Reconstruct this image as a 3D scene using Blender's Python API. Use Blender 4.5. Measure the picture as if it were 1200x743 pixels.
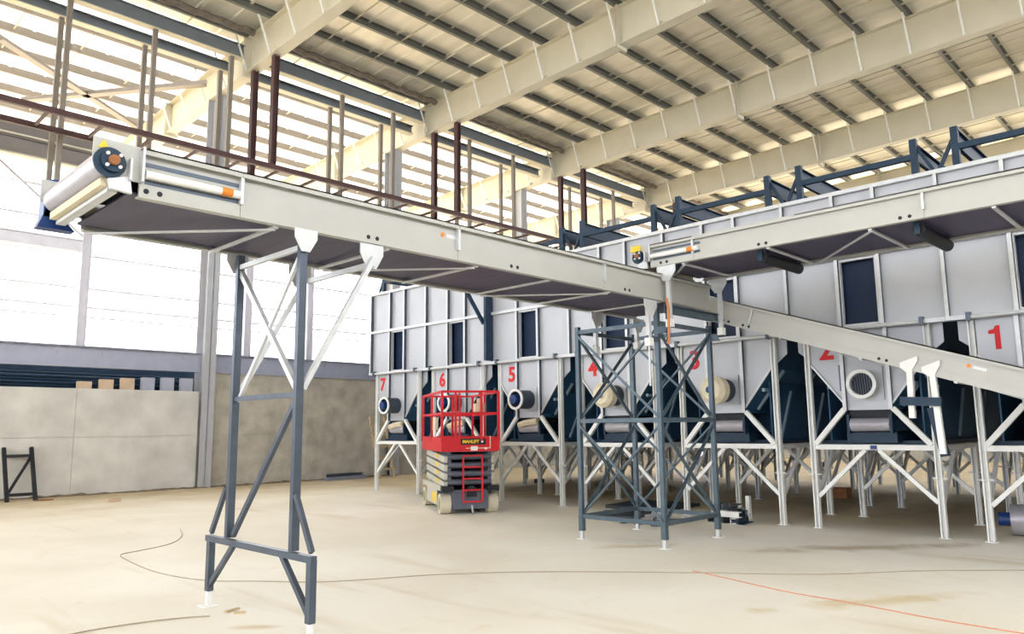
import bpy, bmesh, math, random
from mathutils import Vector, Matrix
random.seed(7)
for o in list(bpy.data.objects): bpy.data.objects.remove(o)
SC = bpy.context.scene; COL = SC.collection
V = Vector

# ------------------------------------------------------------------ camera (two horizontal vanishing points of the photograph)
FW, FH = 1200.0, 743.0
PX, PY = 600.0, 371.5
VP1, VP2 = (-313.0, 511.0), (1480.0, 492.0)
F = math.sqrt(-((VP1[0]-PX)*(VP2[0]-PX) + (VP1[1]-PY)*(VP2[1]-PY)))
def cray(x, y): return V((x-PX, -(y-PY), -F))
AX = cray(*VP2).normalized(); AY = cray(*VP1).normalized(); AZ = AX.cross(AY).normalized()
RM = Matrix((AX, AY, AZ))
CAM = V((0, 0, 1.65))
cd = bpy.data.cameras.new('camera'); cam = bpy.data.objects.new('camera', cd); COL.objects.link(cam)
cam.matrix_world = Matrix.Translation(CAM) @ RM.to_4x4()
cd.sensor_width = 36; cd.lens = F/FW*36; cd.clip_end = 500; cd.clip_start = 0.05
SC.camera = cam
def onz(x, y, z=0.0):
    d = RM @ cray(x, y); return CAM + d*((z-CAM.z)/d.z)
def onx(x, y, X):
    d = RM @ cray(x, y); return CAM + d*(X/d.x)
def ony(x, y, Y):
    d = RM @ cray(x, y); return CAM + d*(Y/d.y)

# ------------------------------------------------------------------ sky, sun, exposure
W = bpy.data.worlds.new('world'); SC.world = W; W.use_nodes = True
bg = W.node_tree.nodes['Background']
bg.inputs['Color'].default_value = (0.93, 0.95, 1.0, 1); bg.inputs['Strength'].default_value = 2.2
sd = bpy.data.lights.new('sun', 'SUN'); so = bpy.data.objects.new('sun', sd); COL.objects.link(so)
sd.energy = 5.0; sd.angle = math.radians(3); sd.color = (1.0, 0.95, 0.86)
so.rotation_euler = V((-0.25, -0.45, -1.0)).to_track_quat('-Z', 'Y').to_euler(); so.location = (0, 40, 40)
vs = SC.view_settings; vs.view_transform = 'Standard'; vs.look = 'None'; vs.exposure = 1.38; vs.gamma = 1.0; vs.use_curve_mapping = False

# ------------------------------------------------------------------ materials
def mat(name, col, rough=0.6, metal=0.0, var=0.12, scale=4.0, bump=0.0, bscale=40.0, col2=None, spec=0.4, stretch=None):
    m = bpy.data.materials.new(name); m.use_nodes = True
    nt = m.node_tree; N = nt.nodes; L = nt.links; p = N['Principled BSDF']
    p.inputs['Roughness'].default_value = rough; p.inputs['Metallic'].default_value = metal
    p.inputs['Specular IOR Level'].default_value = spec
    tc = N.new('ShaderNodeTexCoord'); src = tc.outputs['Object']
    if stretch:
        mp = N.new('ShaderNodeMapping'); mp.inputs['Scale'].default_value = stretch; L.new(src, mp.inputs[0]); src = mp.outputs[0]
    nz = N.new('ShaderNodeTexNoise'); nz.inputs['Scale'].default_value = scale; nz.inputs['Detail'].default_value = 5
    L.new(src, nz.inputs['Vector'])
    cr = N.new('ShaderNodeValToRGB'); cr.color_ramp.elements[0].position = 0.3; cr.color_ramp.elements[1].position = 0.72
    c2 = col2 if col2 else tuple(c*(1-var) for c in col)
    cr.color_ramp.elements[0].color = (*c2, 1); cr.color_ramp.elements[1].color = (*col, 1)
    L.new(nz.outputs['Fac'], cr.inputs['Fac']); L.new(cr.outputs['Color'], p.inputs['Base Color'])
    if bump:
        n2 = N.new('ShaderNodeTexNoise'); n2.inputs['Scale'].default_value = bscale; n2.inputs['Detail'].default_value = 4
        L.new(src, n2.inputs['Vector'])
        b = N.new('ShaderNodeBump'); b.inputs['Strength'].default_value = bump; b.inputs['Distance'].default_value = 0.02
        L.new(n2.outputs['Fac'], b.inputs['Height']); L.new(b.outputs['Normal'], p.inputs['Normal'])
    return m
M = {}
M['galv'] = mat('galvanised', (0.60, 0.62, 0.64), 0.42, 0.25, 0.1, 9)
M['panel'] = mat('bin panel', (0.47, 0.49, 0.53), 0.45, 0.2, 0.08, 2.5)
M['side'] = mat('conveyor side', (0.44, 0.44, 0.415), 0.42, 0.1, 0.06, 3)
M['white'] = mat('white paint', (0.80, 0.81, 0.80), 0.5, 0, 0.06, 6)
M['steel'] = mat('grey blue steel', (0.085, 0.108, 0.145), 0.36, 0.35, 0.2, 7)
M['tower'] = mat('tower steel', (0.095, 0.135, 0.17), 0.36, 0.35, 0.2, 7)
M['navy'] = mat('navy steel', (0.009, 0.034, 0.070), 0.5, 0.1, 0.25, 5)
M['hopper'] = mat('dark hopper', (0.030, 0.110, 0.215), 0.55, 0.1, 0.25, 3)
M['rib'] = mat('hopper rib', (0.30, 0.42, 0.52), 0.5, 0.1, 0.2, 3)
M['black'] = mat('black', (0.012, 0.014, 0.02), 0.6, 0, 0.2, 8)
M['belt'] = mat('rubber belt', (0.075, 0.068, 0.125), 0.5, 0, 0.35, 2.5, stretch=(3, 0.4, 1))
M['drum'] = mat('drum lagging', (0.40, 0.39, 0.43), 0.35, 0.2, 0.15, 6)
M['beige'] = mat('beige', (0.66, 0.58, 0.42), 0.7, 0, 0.15, 8, 0.2)
M['wrap'] = mat('plastic wrap', (0.78, 0.70, 0.52), 0.4, 0, 0.15, 10, 0.5, 14)
M['cream'] = mat('cream steel', (0.62, 0.585, 0.47), 0.55, 0, 0.06, 2)
M['pale'] = mat('pale steel', (0.66, 0.62, 0.50), 0.55, 0, 0.08, 3)
M['purlin'] = mat('purlin steel', (0.21, 0.215, 0.205), 0.45, 0.3, 0.15, 4)
M['bluebeam'] = mat('blue grey beam', (0.22, 0.25, 0.28), 0.5, 0.2, 0.12, 3)
M['ledger'] = mat('ledger steel', (0.42, 0.44, 0.54), 0.5, 0.1, 0.12, 3)
M['column'] = mat('column steel', (0.44, 0.45, 0.48), 0.5, 0.1, 0.1, 3)
M['roll'] = mat('dull foil roll', (0.24, 0.20, 0.165), 0.5, 0.2, 0.5, 5, 0.6, 9)
M['opening_shade'] = mat('navy curtain', (0.004, 0.020, 0.062), 0.6, 0, 0.2, 3)  # colour of the added plate that stands for the dark bin interior
M['tan_lit'] = mat('canopy purlin', (0.25, 0.22, 0.185), 0.5, 0.1, 0.1, 3)  # outer purlins' outside light put into the colour; hangers are tan themselves
M['crane'] = mat('grey brown beam', (0.27, 0.245, 0.23), 0.5, 0.1, 0.1, 3)
M['brown'] = mat('brown primer', (0.085, 0.042, 0.042), 0.55, 0, 0.2, 5)
M['girt'] = mat('girt steel', (0.74, 0.73, 0.79), 0.5, 0.1, 0.08, 4)
M['foil'] = mat('foil insulation', (0.89, 0.855, 0.755), 0.40, 0.25, 0.17, 1.3, 0.55, 3.0, stretch=(2.5, 0.5, 1))
M['concrete'] = mat('wall concrete', (0.70, 0.685, 0.64), 0.85, 0, 0.28, 1.3, 0.25, 30, spec=0.2)
M['concrete2'] = mat('brown concrete', (0.56, 0.52, 0.44), 0.85, 0, 0.35, 2.2, 0.35, 25, spec=0.2)
M['red'] = mat('red paint', (0.62, 0.012, 0.025), 0.4, 0, 0.12, 6)
M['numred'] = mat('number red', (0.66, 0.015, 0.02), 0.6, 0, 0.05, 6)
M['yellow'] = mat('yellow', (0.80, 0.56, 0.03), 0.5, 0, 0.05, 6)
M['orange'] = mat('orange', (0.80, 0.25, 0.03), 0.5, 0, 0.1, 6)
M['blue'] = mat('motor blue', (0.010, 0.045, 0.19), 0.4, 0, 0.2, 6)
M['liftgrey'] = mat('lift grey', (0.12, 0.14, 0.18), 0.45, 0.2, 0.2, 8)
M['arm'] = mat('scissor arm', (0.56, 0.55, 0.49), 0.5, 0.1, 0.15, 8)
M['tyre'] = mat('tyre', (0.62, 0.56, 0.43), 0.8, 0, 0.12, 12)
M['hub'] = mat('hub', (0.30, 0.32, 0.18), 0.6, 0, 0.2, 12)
M['wood'] = mat('timber', (0.62, 0.47, 0.28), 0.8, 0, 0.25, 5, stretch=(1, 1, 6))
M['card'] = mat('cardboard', (0.62, 0.47, 0.34), 0.85, 0, 0.12, 5)
M['rust'] = mat('rust', (0.36, 0.15, 0.06), 0.8, 0, 0.35, 8)
M['copper'] = mat('orange strap', (0.62, 0.24, 0.10), 0.6, 0, 0.3, 9)
M['cord'] = mat('cord', (0.42, 0.35, 0.26), 0.7, 0, 0.1, 5)
M['redcord'] = mat('red cord', (0.66, 0.30, 0.20), 0.7, 0, 0.1, 5)
M['sheet'] = mat('dark sheet', (0.035, 0.05, 0.065), 0.5, 0.1, 0.4, 3)

def glass_roof():
    m = bpy.data.materials.new('translucent sheet'); m.use_nodes = True
    nt = m.node_tree; nt.nodes.clear()
    o = nt.nodes.new('ShaderNodeOutputMaterial'); mx = nt.nodes.new('ShaderNodeMixShader')
    t = nt.nodes.new('ShaderNodeBsdfTranslucent'); d = nt.nodes.new('ShaderNodeBsdfDiffuse')
    nz = nt.nodes.new('ShaderNodeTexNoise'); nz.inputs['Scale'].default_value = 1.5
    cr = nt.nodes.new('ShaderNodeValToRGB')
    cr.color_ramp.elements[0].color = (0.80, 0.78, 0.74, 1); cr.color_ramp.elements[1].color = (0.90, 0.89, 0.87, 1)
    nt.links.new(nz.outputs['Fac'], cr.inputs['Fac']); nt.links.new(cr.outputs['Color'], t.inputs['Color'])
    d.inputs['Color'].default_value = (0.85, 0.84, 0.80, 1); mx.inputs[0].default_value = 0.4
    nt.links.new(t.outputs[0], mx.inputs[1]); nt.links.new(d.outputs[0], mx.inputs[2]); nt.links.new(mx.outputs[0], o.inputs[0])
    return m
M['skylight'] = glass_roof()

def floor_mat():
    m = bpy.data.materials.new('dusty concrete floor'); m.use_nodes = True
    nt = m.node_tree; N = nt.nodes; L = nt.links; p = N['Principled BSDF']
    p.inputs['Roughness'].default_value = 0.62; p.inputs['Specular IOR Level'].default_value = 0.25
    tc = N.new('ShaderNodeTexCoord'); sp = N.new('ShaderNodeSeparateXYZ'); L.new(tc.outputs['Object'], sp.inputs[0])
    def noise(s, d=6, dist=0.0):
        n = N.new('ShaderNodeTexNoise'); n.inputs['Scale'].default_value = s; n.inputs['Detail'].default_value = d
        n.inputs['Distortion'].default_value = dist; L.new(tc.outputs['Object'], n.inputs['Vector']); return n.outputs['Fac']
    def ramp(f, a, b, ca, cb):
        r = N.new('ShaderNodeValToRGB'); e = r.color_ramp.elements
        e[0].position = a; e[1].position = b; e[0].color = (*ca, 1); e[1].color = (*cb, 1); L.new(f, r.inputs[0]); return r.outputs[0]
    def mth(op, a, b):
        n = N.new('ShaderNodeMath'); n.operation = op
        for i, s in enumerate((a, b)):
            if isinstance(s, (int, float)): n.inputs[i].default_value = s
            else: L.new(s, n.inputs[i])
        return n.outputs[0]
    def mix(f, a, b):
        n = N.new('ShaderNodeMix'); n.data_type = 'RGBA'; L.new(f, n.inputs[0])
        for i, s in ((6, a), (7, b)):
            if isinstance(s, tuple): n.inputs[i].default_value = (*s, 1)
            else: L.new(s, n.inputs[i])
        return n.outputs[2]
    base = ramp(noise(0.35, 8, 0.6), 0.34, 0.68, (0.77, 0.725, 0.615), (0.88, 0.85, 0.765))
    base = mix(ramp(noise(2.2, 8, 1.2), 0.60, 0.78, (0, 0, 0), (0.55, 0.55, 0.55)), base, (0.73, 0.65, 0.50))
    # loose sand swept against the wall and under the bins
    d1 = mth('MULTIPLY', mth('SUBTRACT', sp.outputs['Y'], 17.2), 0.22)
    d2 = mth('MULTIPLY', mth('SUBTRACT', sp.outputs['X'], 12.3), 0.55)
    dd = mth('ADD', mth('MAXIMUM', d1, d2), mth('MULTIPLY', mth('SUBTRACT', noise(0.5, 6, 0.5), 0.5), 1.6))
    cl = N.new('ShaderNodeClamp'); L.new(dd, cl.inputs[0])
    base = mix(cl.outputs[0], base, ramp(noise(1.4, 8), 0.3, 0.7, (0.50, 0.41, 0.26), (0.64, 0.53, 0.35)))
    # long brushed dust streaks
    mp = N.new('ShaderNodeMapping'); mp.inputs['Rotation'].default_value = (0, 0, math.radians(40)); mp.inputs['Scale'].default_value = (1.1, 0.16, 1)
    L.new(tc.outputs['Object'], mp.inputs[0])
    ns = N.new('ShaderNodeTexNoise'); ns.inputs['Scale'].default_value = 1.3; ns.inputs['Detail'].default_value = 5; L.new(mp.outputs[0], ns.inputs['Vector'])
    base = mix(ramp(ns.outputs['Fac'], 0.60, 0.74, (0, 0, 0), (0.5, 0.5, 0.5)), base, (0.58, 0.48, 0.31))
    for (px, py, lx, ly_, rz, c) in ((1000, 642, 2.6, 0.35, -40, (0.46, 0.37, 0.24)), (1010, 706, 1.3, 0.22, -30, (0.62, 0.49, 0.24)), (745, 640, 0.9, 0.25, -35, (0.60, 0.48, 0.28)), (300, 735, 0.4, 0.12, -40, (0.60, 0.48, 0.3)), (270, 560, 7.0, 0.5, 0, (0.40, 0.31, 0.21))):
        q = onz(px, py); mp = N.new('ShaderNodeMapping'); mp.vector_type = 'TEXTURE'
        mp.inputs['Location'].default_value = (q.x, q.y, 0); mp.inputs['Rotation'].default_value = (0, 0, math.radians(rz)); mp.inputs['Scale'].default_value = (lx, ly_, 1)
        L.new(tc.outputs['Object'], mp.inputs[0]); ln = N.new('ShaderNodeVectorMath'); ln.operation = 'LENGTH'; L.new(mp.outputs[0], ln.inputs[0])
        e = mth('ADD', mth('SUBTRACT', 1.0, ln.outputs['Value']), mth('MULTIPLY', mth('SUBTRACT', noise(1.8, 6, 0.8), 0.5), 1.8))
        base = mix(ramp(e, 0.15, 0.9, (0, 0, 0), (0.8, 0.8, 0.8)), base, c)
    L.new(base, p.inputs['Base Color'])
    b = N.new('ShaderNodeBump'); b.inputs['Strength'].default_value = 0.12; b.inputs['Distance'].default_value = 0.01
    L.new(noise(14, 8), b.inputs['Height']); L.new(b.outputs[0], p.inputs['Normal'])
    return m
M['floor'] = floor_mat()

# ------------------------------------------------------------------ mesh helpers
class B:
    def __init__(s): s.bm = bmesh.new()
    def poly_extrude(s, pts0, pts1):
        a = [s.bm.verts.new(p) for p in pts0]; b = [s.bm.verts.new(p) for p in pts1]; n = len(a)
        for i in range(n): s.bm.faces.new((a[i], a[(i+1) % n], b[(i+1) % n], b[i]))
        s.bm.faces.new(a[::-1]); s.bm.faces.new(b); return s
    def box(s, x0, x1, y0, y1, z0, z1):
        x0, x1 = sorted((x0, x1)); y0, y1 = sorted((y0, y1)); z0, z1 = sorted((z0, z1))
        return s.poly_extrude([(x0, y0, z0), (x1, y0, z0), (x1, y1, z0), (x0, y1, z0)], [(x0, y0, z1), (x1, y0, z1), (x1, y1, z1), (x0, y1, z1)])
    def bar(s, p0, p1, w, h=None, prof='rect', up=(0, 0, 1), t=0.01):
        p0 = V(p0); p1 = V(p1); d = (p1-p0).normalized(); up = V(up)
        if abs(d.dot(up)) > 0.98: up = V((1, 0, 0)) if abs(d.x) < 0.9 else V((0, 1, 0))
        a = d.cross(up).normalized(); b = a.cross(d); h = w if h is None else h
        x, y = w/2, h/2
        if prof == 'rect': P = [(-x, -y), (x, -y), (x, y), (-x, y)]
        elif prof == 'I': P = [(-x, -y), (x, -y), (x, -y+t), (t/2, -y+t), (t/2, y-t), (x, y-t), (x, y), (-x, y), (-x, y-t), (-t/2, y-t), (-t/2, -y+t), (-x, -y+t)]
        elif prof == 'C': P = [(-x, -y), (x, -y), (x, -y+t), (-x+t, -y+t), (-x+t, y-t), (x, y-t), (x, y), (-x, y)]
        elif prof == 'C2': P = [(x, -y), (x, y), (-x, y), (-x, y-t), (x-t, y-t), (x-t, -y+t), (-x, -y+t), (-x, -y)]
        elif prof == 'L': P = [(-x, -y), (x, -y), (x, -y+t), (-x+t, -y+t), (-x+t, y), (-x, y)]
        return s.poly_extrude([p0+a*u+b*v for u, v in P], [p1+a*u+b*v for u, v in P])
    def cyl(s, p0, p1, r, n=16, r1=None):
        p0 = V(p0); p1 = V(p1); d = (p1-p0).normalized(); up = V((0, 0, 1)) if abs(d.z) < 0.9 else V((1, 0, 0))
        a = d.cross(up).normalized(); b = d.cross(a); r1 = r if r1 is None else r1
        c = [(math.cos(2*math.pi*i/n), math.sin(2*math.pi*i/n)) for i in range(n)]
        return s.poly_extrude([p0+(a*u+b*v)*r for u, v in c], [p1+(a*u+b*v)*r1 for u, v in c])
    def ring(s, p0, p1, ro, ri, n=24):
        p0 = V(p0); p1 = V(p1); d = (p1-p0).normalized(); up = V((0, 0, 1)) if abs(d.z) < 0.9 else V((1, 0, 0))
        a = d.cross(up).normalized(); b = d.cross(a)
        rows = []
        for p, r in ((p0, ro), (p1, ro), (p1, ri), (p0, ri)):
            rows.append([s.bm.verts.new(p+(a*math.cos(2*math.pi*i/n)+b*math.sin(2*math.pi*i/n))*r) for i in range(n)])
        for k in range(4):
            q, w = rows[k], rows[(k+1) % 4]
            for i in range(n): s.bm.faces.new((q[i], q[(i+1) % n], w[(i+1) % n], w[i]))
        return s
    def tube(s, pts, r, n=6):
        pts = [V(p) for p in pts]; prev = None
        for i, p in enumerate(pts):
            d = (pts[min(i+1, len(pts)-1)]-pts[max(i-1, 0)]).normalized(); up = V((0, 0, 1)) if abs(d.z) < 0.9 else V((1, 0, 0))
            a = d.cross(up).normalized(); b = d.cross(a)
            row = [s.bm.verts.new(p+(a*math.cos(2*math.pi*k/n)+b*math.sin(2*math.pi*k/n))*r) for k in range(n)]
            if prev:
                for k in range(n): s.bm.faces.new((prev[k], prev[(k+1) % n], row[(k+1) % n], row[k]))
            else: s.bm.faces.new(row[::-1])
            prev = row
        s.bm.faces.new(prev); return s
    def plate(s, pts, off):
        off = V(off); return s.poly_extrude([V(p) for p in pts], [V(p)+off for p in pts])
def smooth(me, ang=40):
    for p in me.polygons: p.use_smooth = True
    try: me.set_sharp_from_angle(angle=math.radians(ang))
    except Exception: pass
ORG = {}
def link(name, data, parent):
    o = bpy.data.objects.new(name, data); COL.objects.link(o)
    if parent is not None: o.parent = parent; ORG[o.name] = ORG.get(parent.name, V((0, 0, 0)))
    return o
def part(name, b, m, parent=None, round_=False):
    """one mesh object; vertices given in world space are moved into the root's space (ORG)"""
    bm = b.bm
    off = ORG.get(parent.name, V((0, 0, 0))) if parent is not None else V((0, 0, 0))
    if off.length: bmesh.ops.translate(bm, verts=bm.verts, vec=-off)
    bmesh.ops.recalc_face_normals(bm, faces=bm.faces)
    me = bpy.data.meshes.new(name); bm.to_mesh(me); bm.free()
    me.materials.append(M[m])
    if round_: smooth(me)
    return link(name, me, parent)
def again(o, loc, parent=None):
    c = o.copy(); COL.objects.link(c); c.location = loc
    if parent is not None: c.parent = parent; ORG[c.name] = ORG.get(parent.name, V((0, 0, 0)))
    return c
def copy_tree(o, parent=None):
    c = o.copy(); COL.objects.link(c)
    if parent is not None: c.parent = parent
    ORG[c.name] = ORG.get(o.name, V((0, 0, 0)))
    for ch in list(o.children): copy_tree(ch, c)
    return c
def tag(o, label=None, cat=None, group=None, kind=None):
    if label: o['label'] = label
    if cat: o['category'] = cat
    if group: o['group'] = group
    if kind: o['kind'] = kind
    return o
def root(name, loc=(0, 0, 0), label=None, cat=None, group=None, kind=None, local=False, matrix=None):
    o = bpy.data.objects.new(name, None); COL.objects.link(o); o.empty_display_size = 0.2
    if matrix is not None: o.matrix_world = matrix
    else: o.location = loc
    ORG[o.name] = V((0, 0, 0)) if (local or matrix is not None) else V(loc)
    return tag(o, label, cat, group, kind)
def text(name, body, size, m, parent, mtx, bold=0.0, ext=0.003, align='CENTER', sx=1.0):
    c = bpy.data.curves.new(name, 'FONT'); c.body = body; c.size = size; c.align_x = align; c.align_y = 'CENTER'
    c.extrude = ext; c.offset = bold; c.resolution_u = 4; c.materials.append(M[m])
    t = bpy.data.objects.new(name, c); COL.objects.link(t); dg = bpy.context.evaluated_depsgraph_get(); dg.update()
    me = bpy.data.meshes.new_from_object(t.evaluated_get(dg)); bpy.data.objects.remove(t)
    me.materials.clear(); me.materials.append(M[m])
    o = link(name, me, parent); o.matrix_local = mtx @ Matrix.Diagonal((sx, 1, 1, 1)); return o
def axes(x, y, z, loc): return Matrix(((x[0], y[0], z[0], loc[0]), (x[1], y[1], z[1], loc[1]), (x[2], y[2], z[2], loc[2]), (0, 0, 0, 1)))

# ------------------------------------------------------------------ floor
YW = 22.7                                      # inner line of the long wall
RX = [-24.95, -18.0, -11.05, -4.1, 2.85, 9.85, 16.75, 23.7, 30.65, 37.6]   # frame lines, the rearmost added behind the camera to cut front light
b = B(); b.box(-60, 90, -70, 110, -0.3, 0)
tag(part('floor', b, 'floor'), 'dusty cream concrete floor of the hall', kind='structure')

# ------------------------------------------------------------------ ceiling: sheets, purlins, rafters
ceil = root('ceiling', kind='structure'); tag(ceil, 'steel framed roof with foil lined sheets')
SL = 0.030
def zs(y): return 13.52 + SL*(20.5-y)          # underside of the roof sheet
YIN, YMIN, YMAX = 21.3, -12.0, 33.0
def roof_strip(x0, x1, ya, yb, m, nm):
    b = B(); e = 0.05
    prof = [(x0, 0), (x0+0.03, -0.035), (x0+0.09, -0.035), (x0+0.12, 0), (x1-0.006, 0), (x1-0.006, 0.03), (x0, 0.03)]
    b.poly_extrude([(x, ya, zs(ya)+z+e) for x, z in prof], [(x, yb, zs(yb)+z+e) for x, z in prof])
    return part(nm, b, m, ceil)
x = RX[0]-1
p0 = roof_strip(x, x+1.0, YMIN, YIN, 'foil', 'roof_panel'); p1 = roof_strip(x, x+1.0, YIN, YMAX, 'skylight', 'translucent_roof_panel')
for k in range(1, 65):
    again(p0, (k*1.0, 0, 0), ceil); again(p1, (k*1.0, 0, 0), ceil)
py = [20.49-1.42*k for k in range(-8, 23)]
for y in py:
    b = B(); z = zs(y)-0.07
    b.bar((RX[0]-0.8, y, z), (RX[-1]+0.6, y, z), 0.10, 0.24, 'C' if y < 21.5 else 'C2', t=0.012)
    part('purlin', b, 'purlin' if y < 21.5 else 'tan_lit', ceil)  # beyond the wall a paler copy paints in the outside light
for i in range(len(RX)-1):
    for f in (0.25, 0.5, 0.75):
        xx = RX[i]+(RX[i+1]-RX[i])*f
        b = B(); b.bar((xx, YMIN+0.5, zs(YMIN+0.5)-0.10), (xx, YMAX-0.5, zs(YMAX-0.5)-0.10), 0.035, 0.035, 'L', t=0.006)
        part('sag_rod', b, 'pale', ceil)
def zr(y): return 12.22 + 0.022*(20.5-y)        # underside of the rafter
for i, X in enumerate(RX):
    b = B(); ya, yb = YMIN+0.3, YMAX-0.4
    t = 0.02
    for (z0a, z1a, w) in ((0, 0.03, 0.34),):
        b.plate([(X-w/2, ya, zr(ya)), (X+w/2, ya, zr(ya)), (X+w/2, yb, zr(yb)), (X-w/2, yb, zr(yb))], (0, 0, t))
        b.plate([(X-w/2, ya, zs(ya)-0.205), (X+w/2, ya, zs(ya)-0.205), (X+w/2, yb, zs(yb)-0.205), (X-w/2, yb, zs(yb)-0.205)], (0, 0, t))
    b.plate([(X-0.008, ya, zr(ya)+0.01), (X-0.008, yb, zr(yb)+0.01), (X-0.008, yb, zs(yb)-0.2), (X-0.008, ya, zs(ya)-0.2)], (0.016, 0, 0))
    rf = part('rafter', b, 'cream', ceil)
    for ys in (-3.0, 4.3-7.0, 11.93, 20.55, 26.5):
        if ys == 4.3-7.0: continue
        b = B()
        for dy in (-0.035, 0.012): b.box(X-0.23, X+0.23, ys+dy, ys+dy+0.022, zr(ys)-0.11, zs(ys)-0.16)
        part('splice_plate', b, 'cream', rf)
    if 4 <= i <= 8:
        for y in py:
            if -2 < y < 31:
                for sx in (-1, 1):
                    b = B(); b.bar((X+sx*0.13, y+0.02, zr(y)+0.05), (X+sx*0.52, y+0.05, zs(y)-0.17), 0.045, 0.045, 'L', t=0.007)
                    part('flange_brace', b, 'white', rf)
                if i in (5, 6, 7, 8):
                    b = B(); b.box(X-0.155, X-0.008, y-0.012, y+0.012, zr(y)+0.02, zr(y)+0.09)
                    b.plate([(X-0.15, y-0.006, zr(y)+0.02), (X-0.008, y-0.006, zr(y)+0.02), (X-0.008, y-0.006, zr(y)+0.22)], (0, 0.012, 0))
                    part('gusset', b, 'cream', rf)
# pair of longitudinal beams carried by the rafters just inside the wall
for (y, zb, hh, w, m) in ((20.62, 12.86, 0.42, 0.22, 'bluebeam'), (21.35, 12.60, 0.30, 0.22, 'bluebeam')):
    for i in range(len(RX)-1):
        b = B(); b.bar((RX[i]+0.19, y, zb), (RX[i+1]-0.19, y, zb), w, hh, 'I', t=0.02); part('longitudinal_beam', b, m, ceil)
        b = B(); b.box(RX[i]+0.2, RX[i+1]-0.2, y-w/2-0.02, y+w/2, zb-hh/2-0.03, zb-hh/2-0.002); part('beam_flange', b, 'pale', ceil)
for i in range(4, len(RX)-1):                    # foil duct roll beside the beam
    b = B(); n = 26; x0, x1 = RX[i]+0.25, RX[i+1]-0.25
    pts = [(x0+(x1-x0)*k/n, 19.9+0.03*math.sin(k*1.7), 13.2+0.03*math.sin(k*2.3)) for k in range(n+1)]
    b.tube(pts, 0.10, 8); part('insulation_roll', b, 'roll', ceil, True)
for (a, c) in (((0, 42), (168, 152)), ((22, 116), (240, 96))):     # diagonal roof bracing near the wall
    b = B(); b.bar(onz(*a, 12.75), onz(*c, 12.75), 0.24, 0.24, 'L', t=0.03); part('roof_brace', b, 'crane', ceil)

# ------------------------------------------------------------------ long wall
wl = root('wall_left', kind='structure'); tag(wl, 'long wall of concrete panels below an open steel frame')
for i, X in enumerate(RX):
    b = B(); y0, y1 = YW-0.30, YW+0.30
    for y in (y0, y1-0.02): b.box(X-0.19, X+0.19, y, y+0.025, 0, zr(YW)-0.002)
    b.box(X-0.009, X+0.009, y0, y1, 0, zr(YW)-0.01)
    part('column', b, 'column' if i != 3 else 'column', wl)
PO = []
for i in range(len(RX)-1):
    xa, xb = RX[i]+0.2, RX[i+1]-0.2; xm = (RX[i]+RX[i+1])/2
    low = i <= 4
    top = 2.82 if low else 3.395
    n = 2
    for k in range(n):
        q0, q1 = xa+(xb-xa)*k/n, xa+(xb-xa)*(k+1)/n
        for (za, zb2) in ((0, 1.52), (1.528, top)):
            b = B(); b.box(q0+0.004, q1-0.004, YW-0.12+0.002*k, YW+0.12, za, zb2); part('concrete_panel', b, 'concrete' if low else 'concrete2', wl)
    b = B(); b.box(RX[i]+0.01, RX[i+1]-0.01, YW+0.12, YW+0.16, 0, top-0.01); part('backing_slab', b, 'concrete' if low else 'concrete2', wl)
    b = B(); b.bar((xa, YW-0.12, 3.68), (xb, YW-0.12, 3.68), 0.24, 0.58, 'C', t=0.03); part('ledger_beam', b, 'ledger', wl)
    for k in range(6):
        b = B(); q = xa+(xb-xa)*(k+0.5)/6; b.cyl((q, YW-0.27, 3.80), (q, YW-0.235, 3.80), 0.045, 8); part('bolt', b, 'ledger', wl)
    for X in ((xm,) if i < 5 else (RX[i]+1.25, xm)):
        b = B(); b.bar((X, YW, 3.97), (X, YW, 8.95), 0.24, 0.24, 'I', t=0.02); part('wall_post', b, 'girt', wl)
    for z in (4.8, 5.07, 5.6, 6.52, 7.45, 8.3):
        b = B(); b.bar((RX[i]+0.2, YW+0.22, z), (RX[i+1]-0.2, YW+0.22, z), 0.05, 0.055 if z > 5 else 0.04, 'rect'); part('girt', b, 'girt', wl)
        b = B(); b.box(RX[i]+0.19, RX[i]+0.25, YW+0.12, YW+0.24, z-0.06, z+0.06); part('girt_clip', b, 'column', wl)
    for (z, hh) in ((9.20, 0.46), (9.66, 0.32)):
        b = B(); b.bar((xa, YW+0.1, z), (xb, YW+0.1, z), 0.25, hh, 'I', t=0.03); part('crane_beam', b, 'crane', wl)
        b = B(); b.box(xa, xb, YW-0.06, YW+0.2, z-hh/2-0.05, z-hh/2-0.002); part('beam_flange', b, 'pale', wl)
    if i == 4:
        b = B(); b.bar((xa, YW, 6.72), (xm-0.13, YW, 6.72), 0.2, 0.34, 'I', t=0.03); part('door_head_beam', b, 'girt', wl)
        b = B(); b.bar((xa+1, YW, 8.8), (xm-0.1, YW, 7.0), 0.09, 0.09, 'L', t=0.01); part('wall_brace', b, 'girt', wl)
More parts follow.
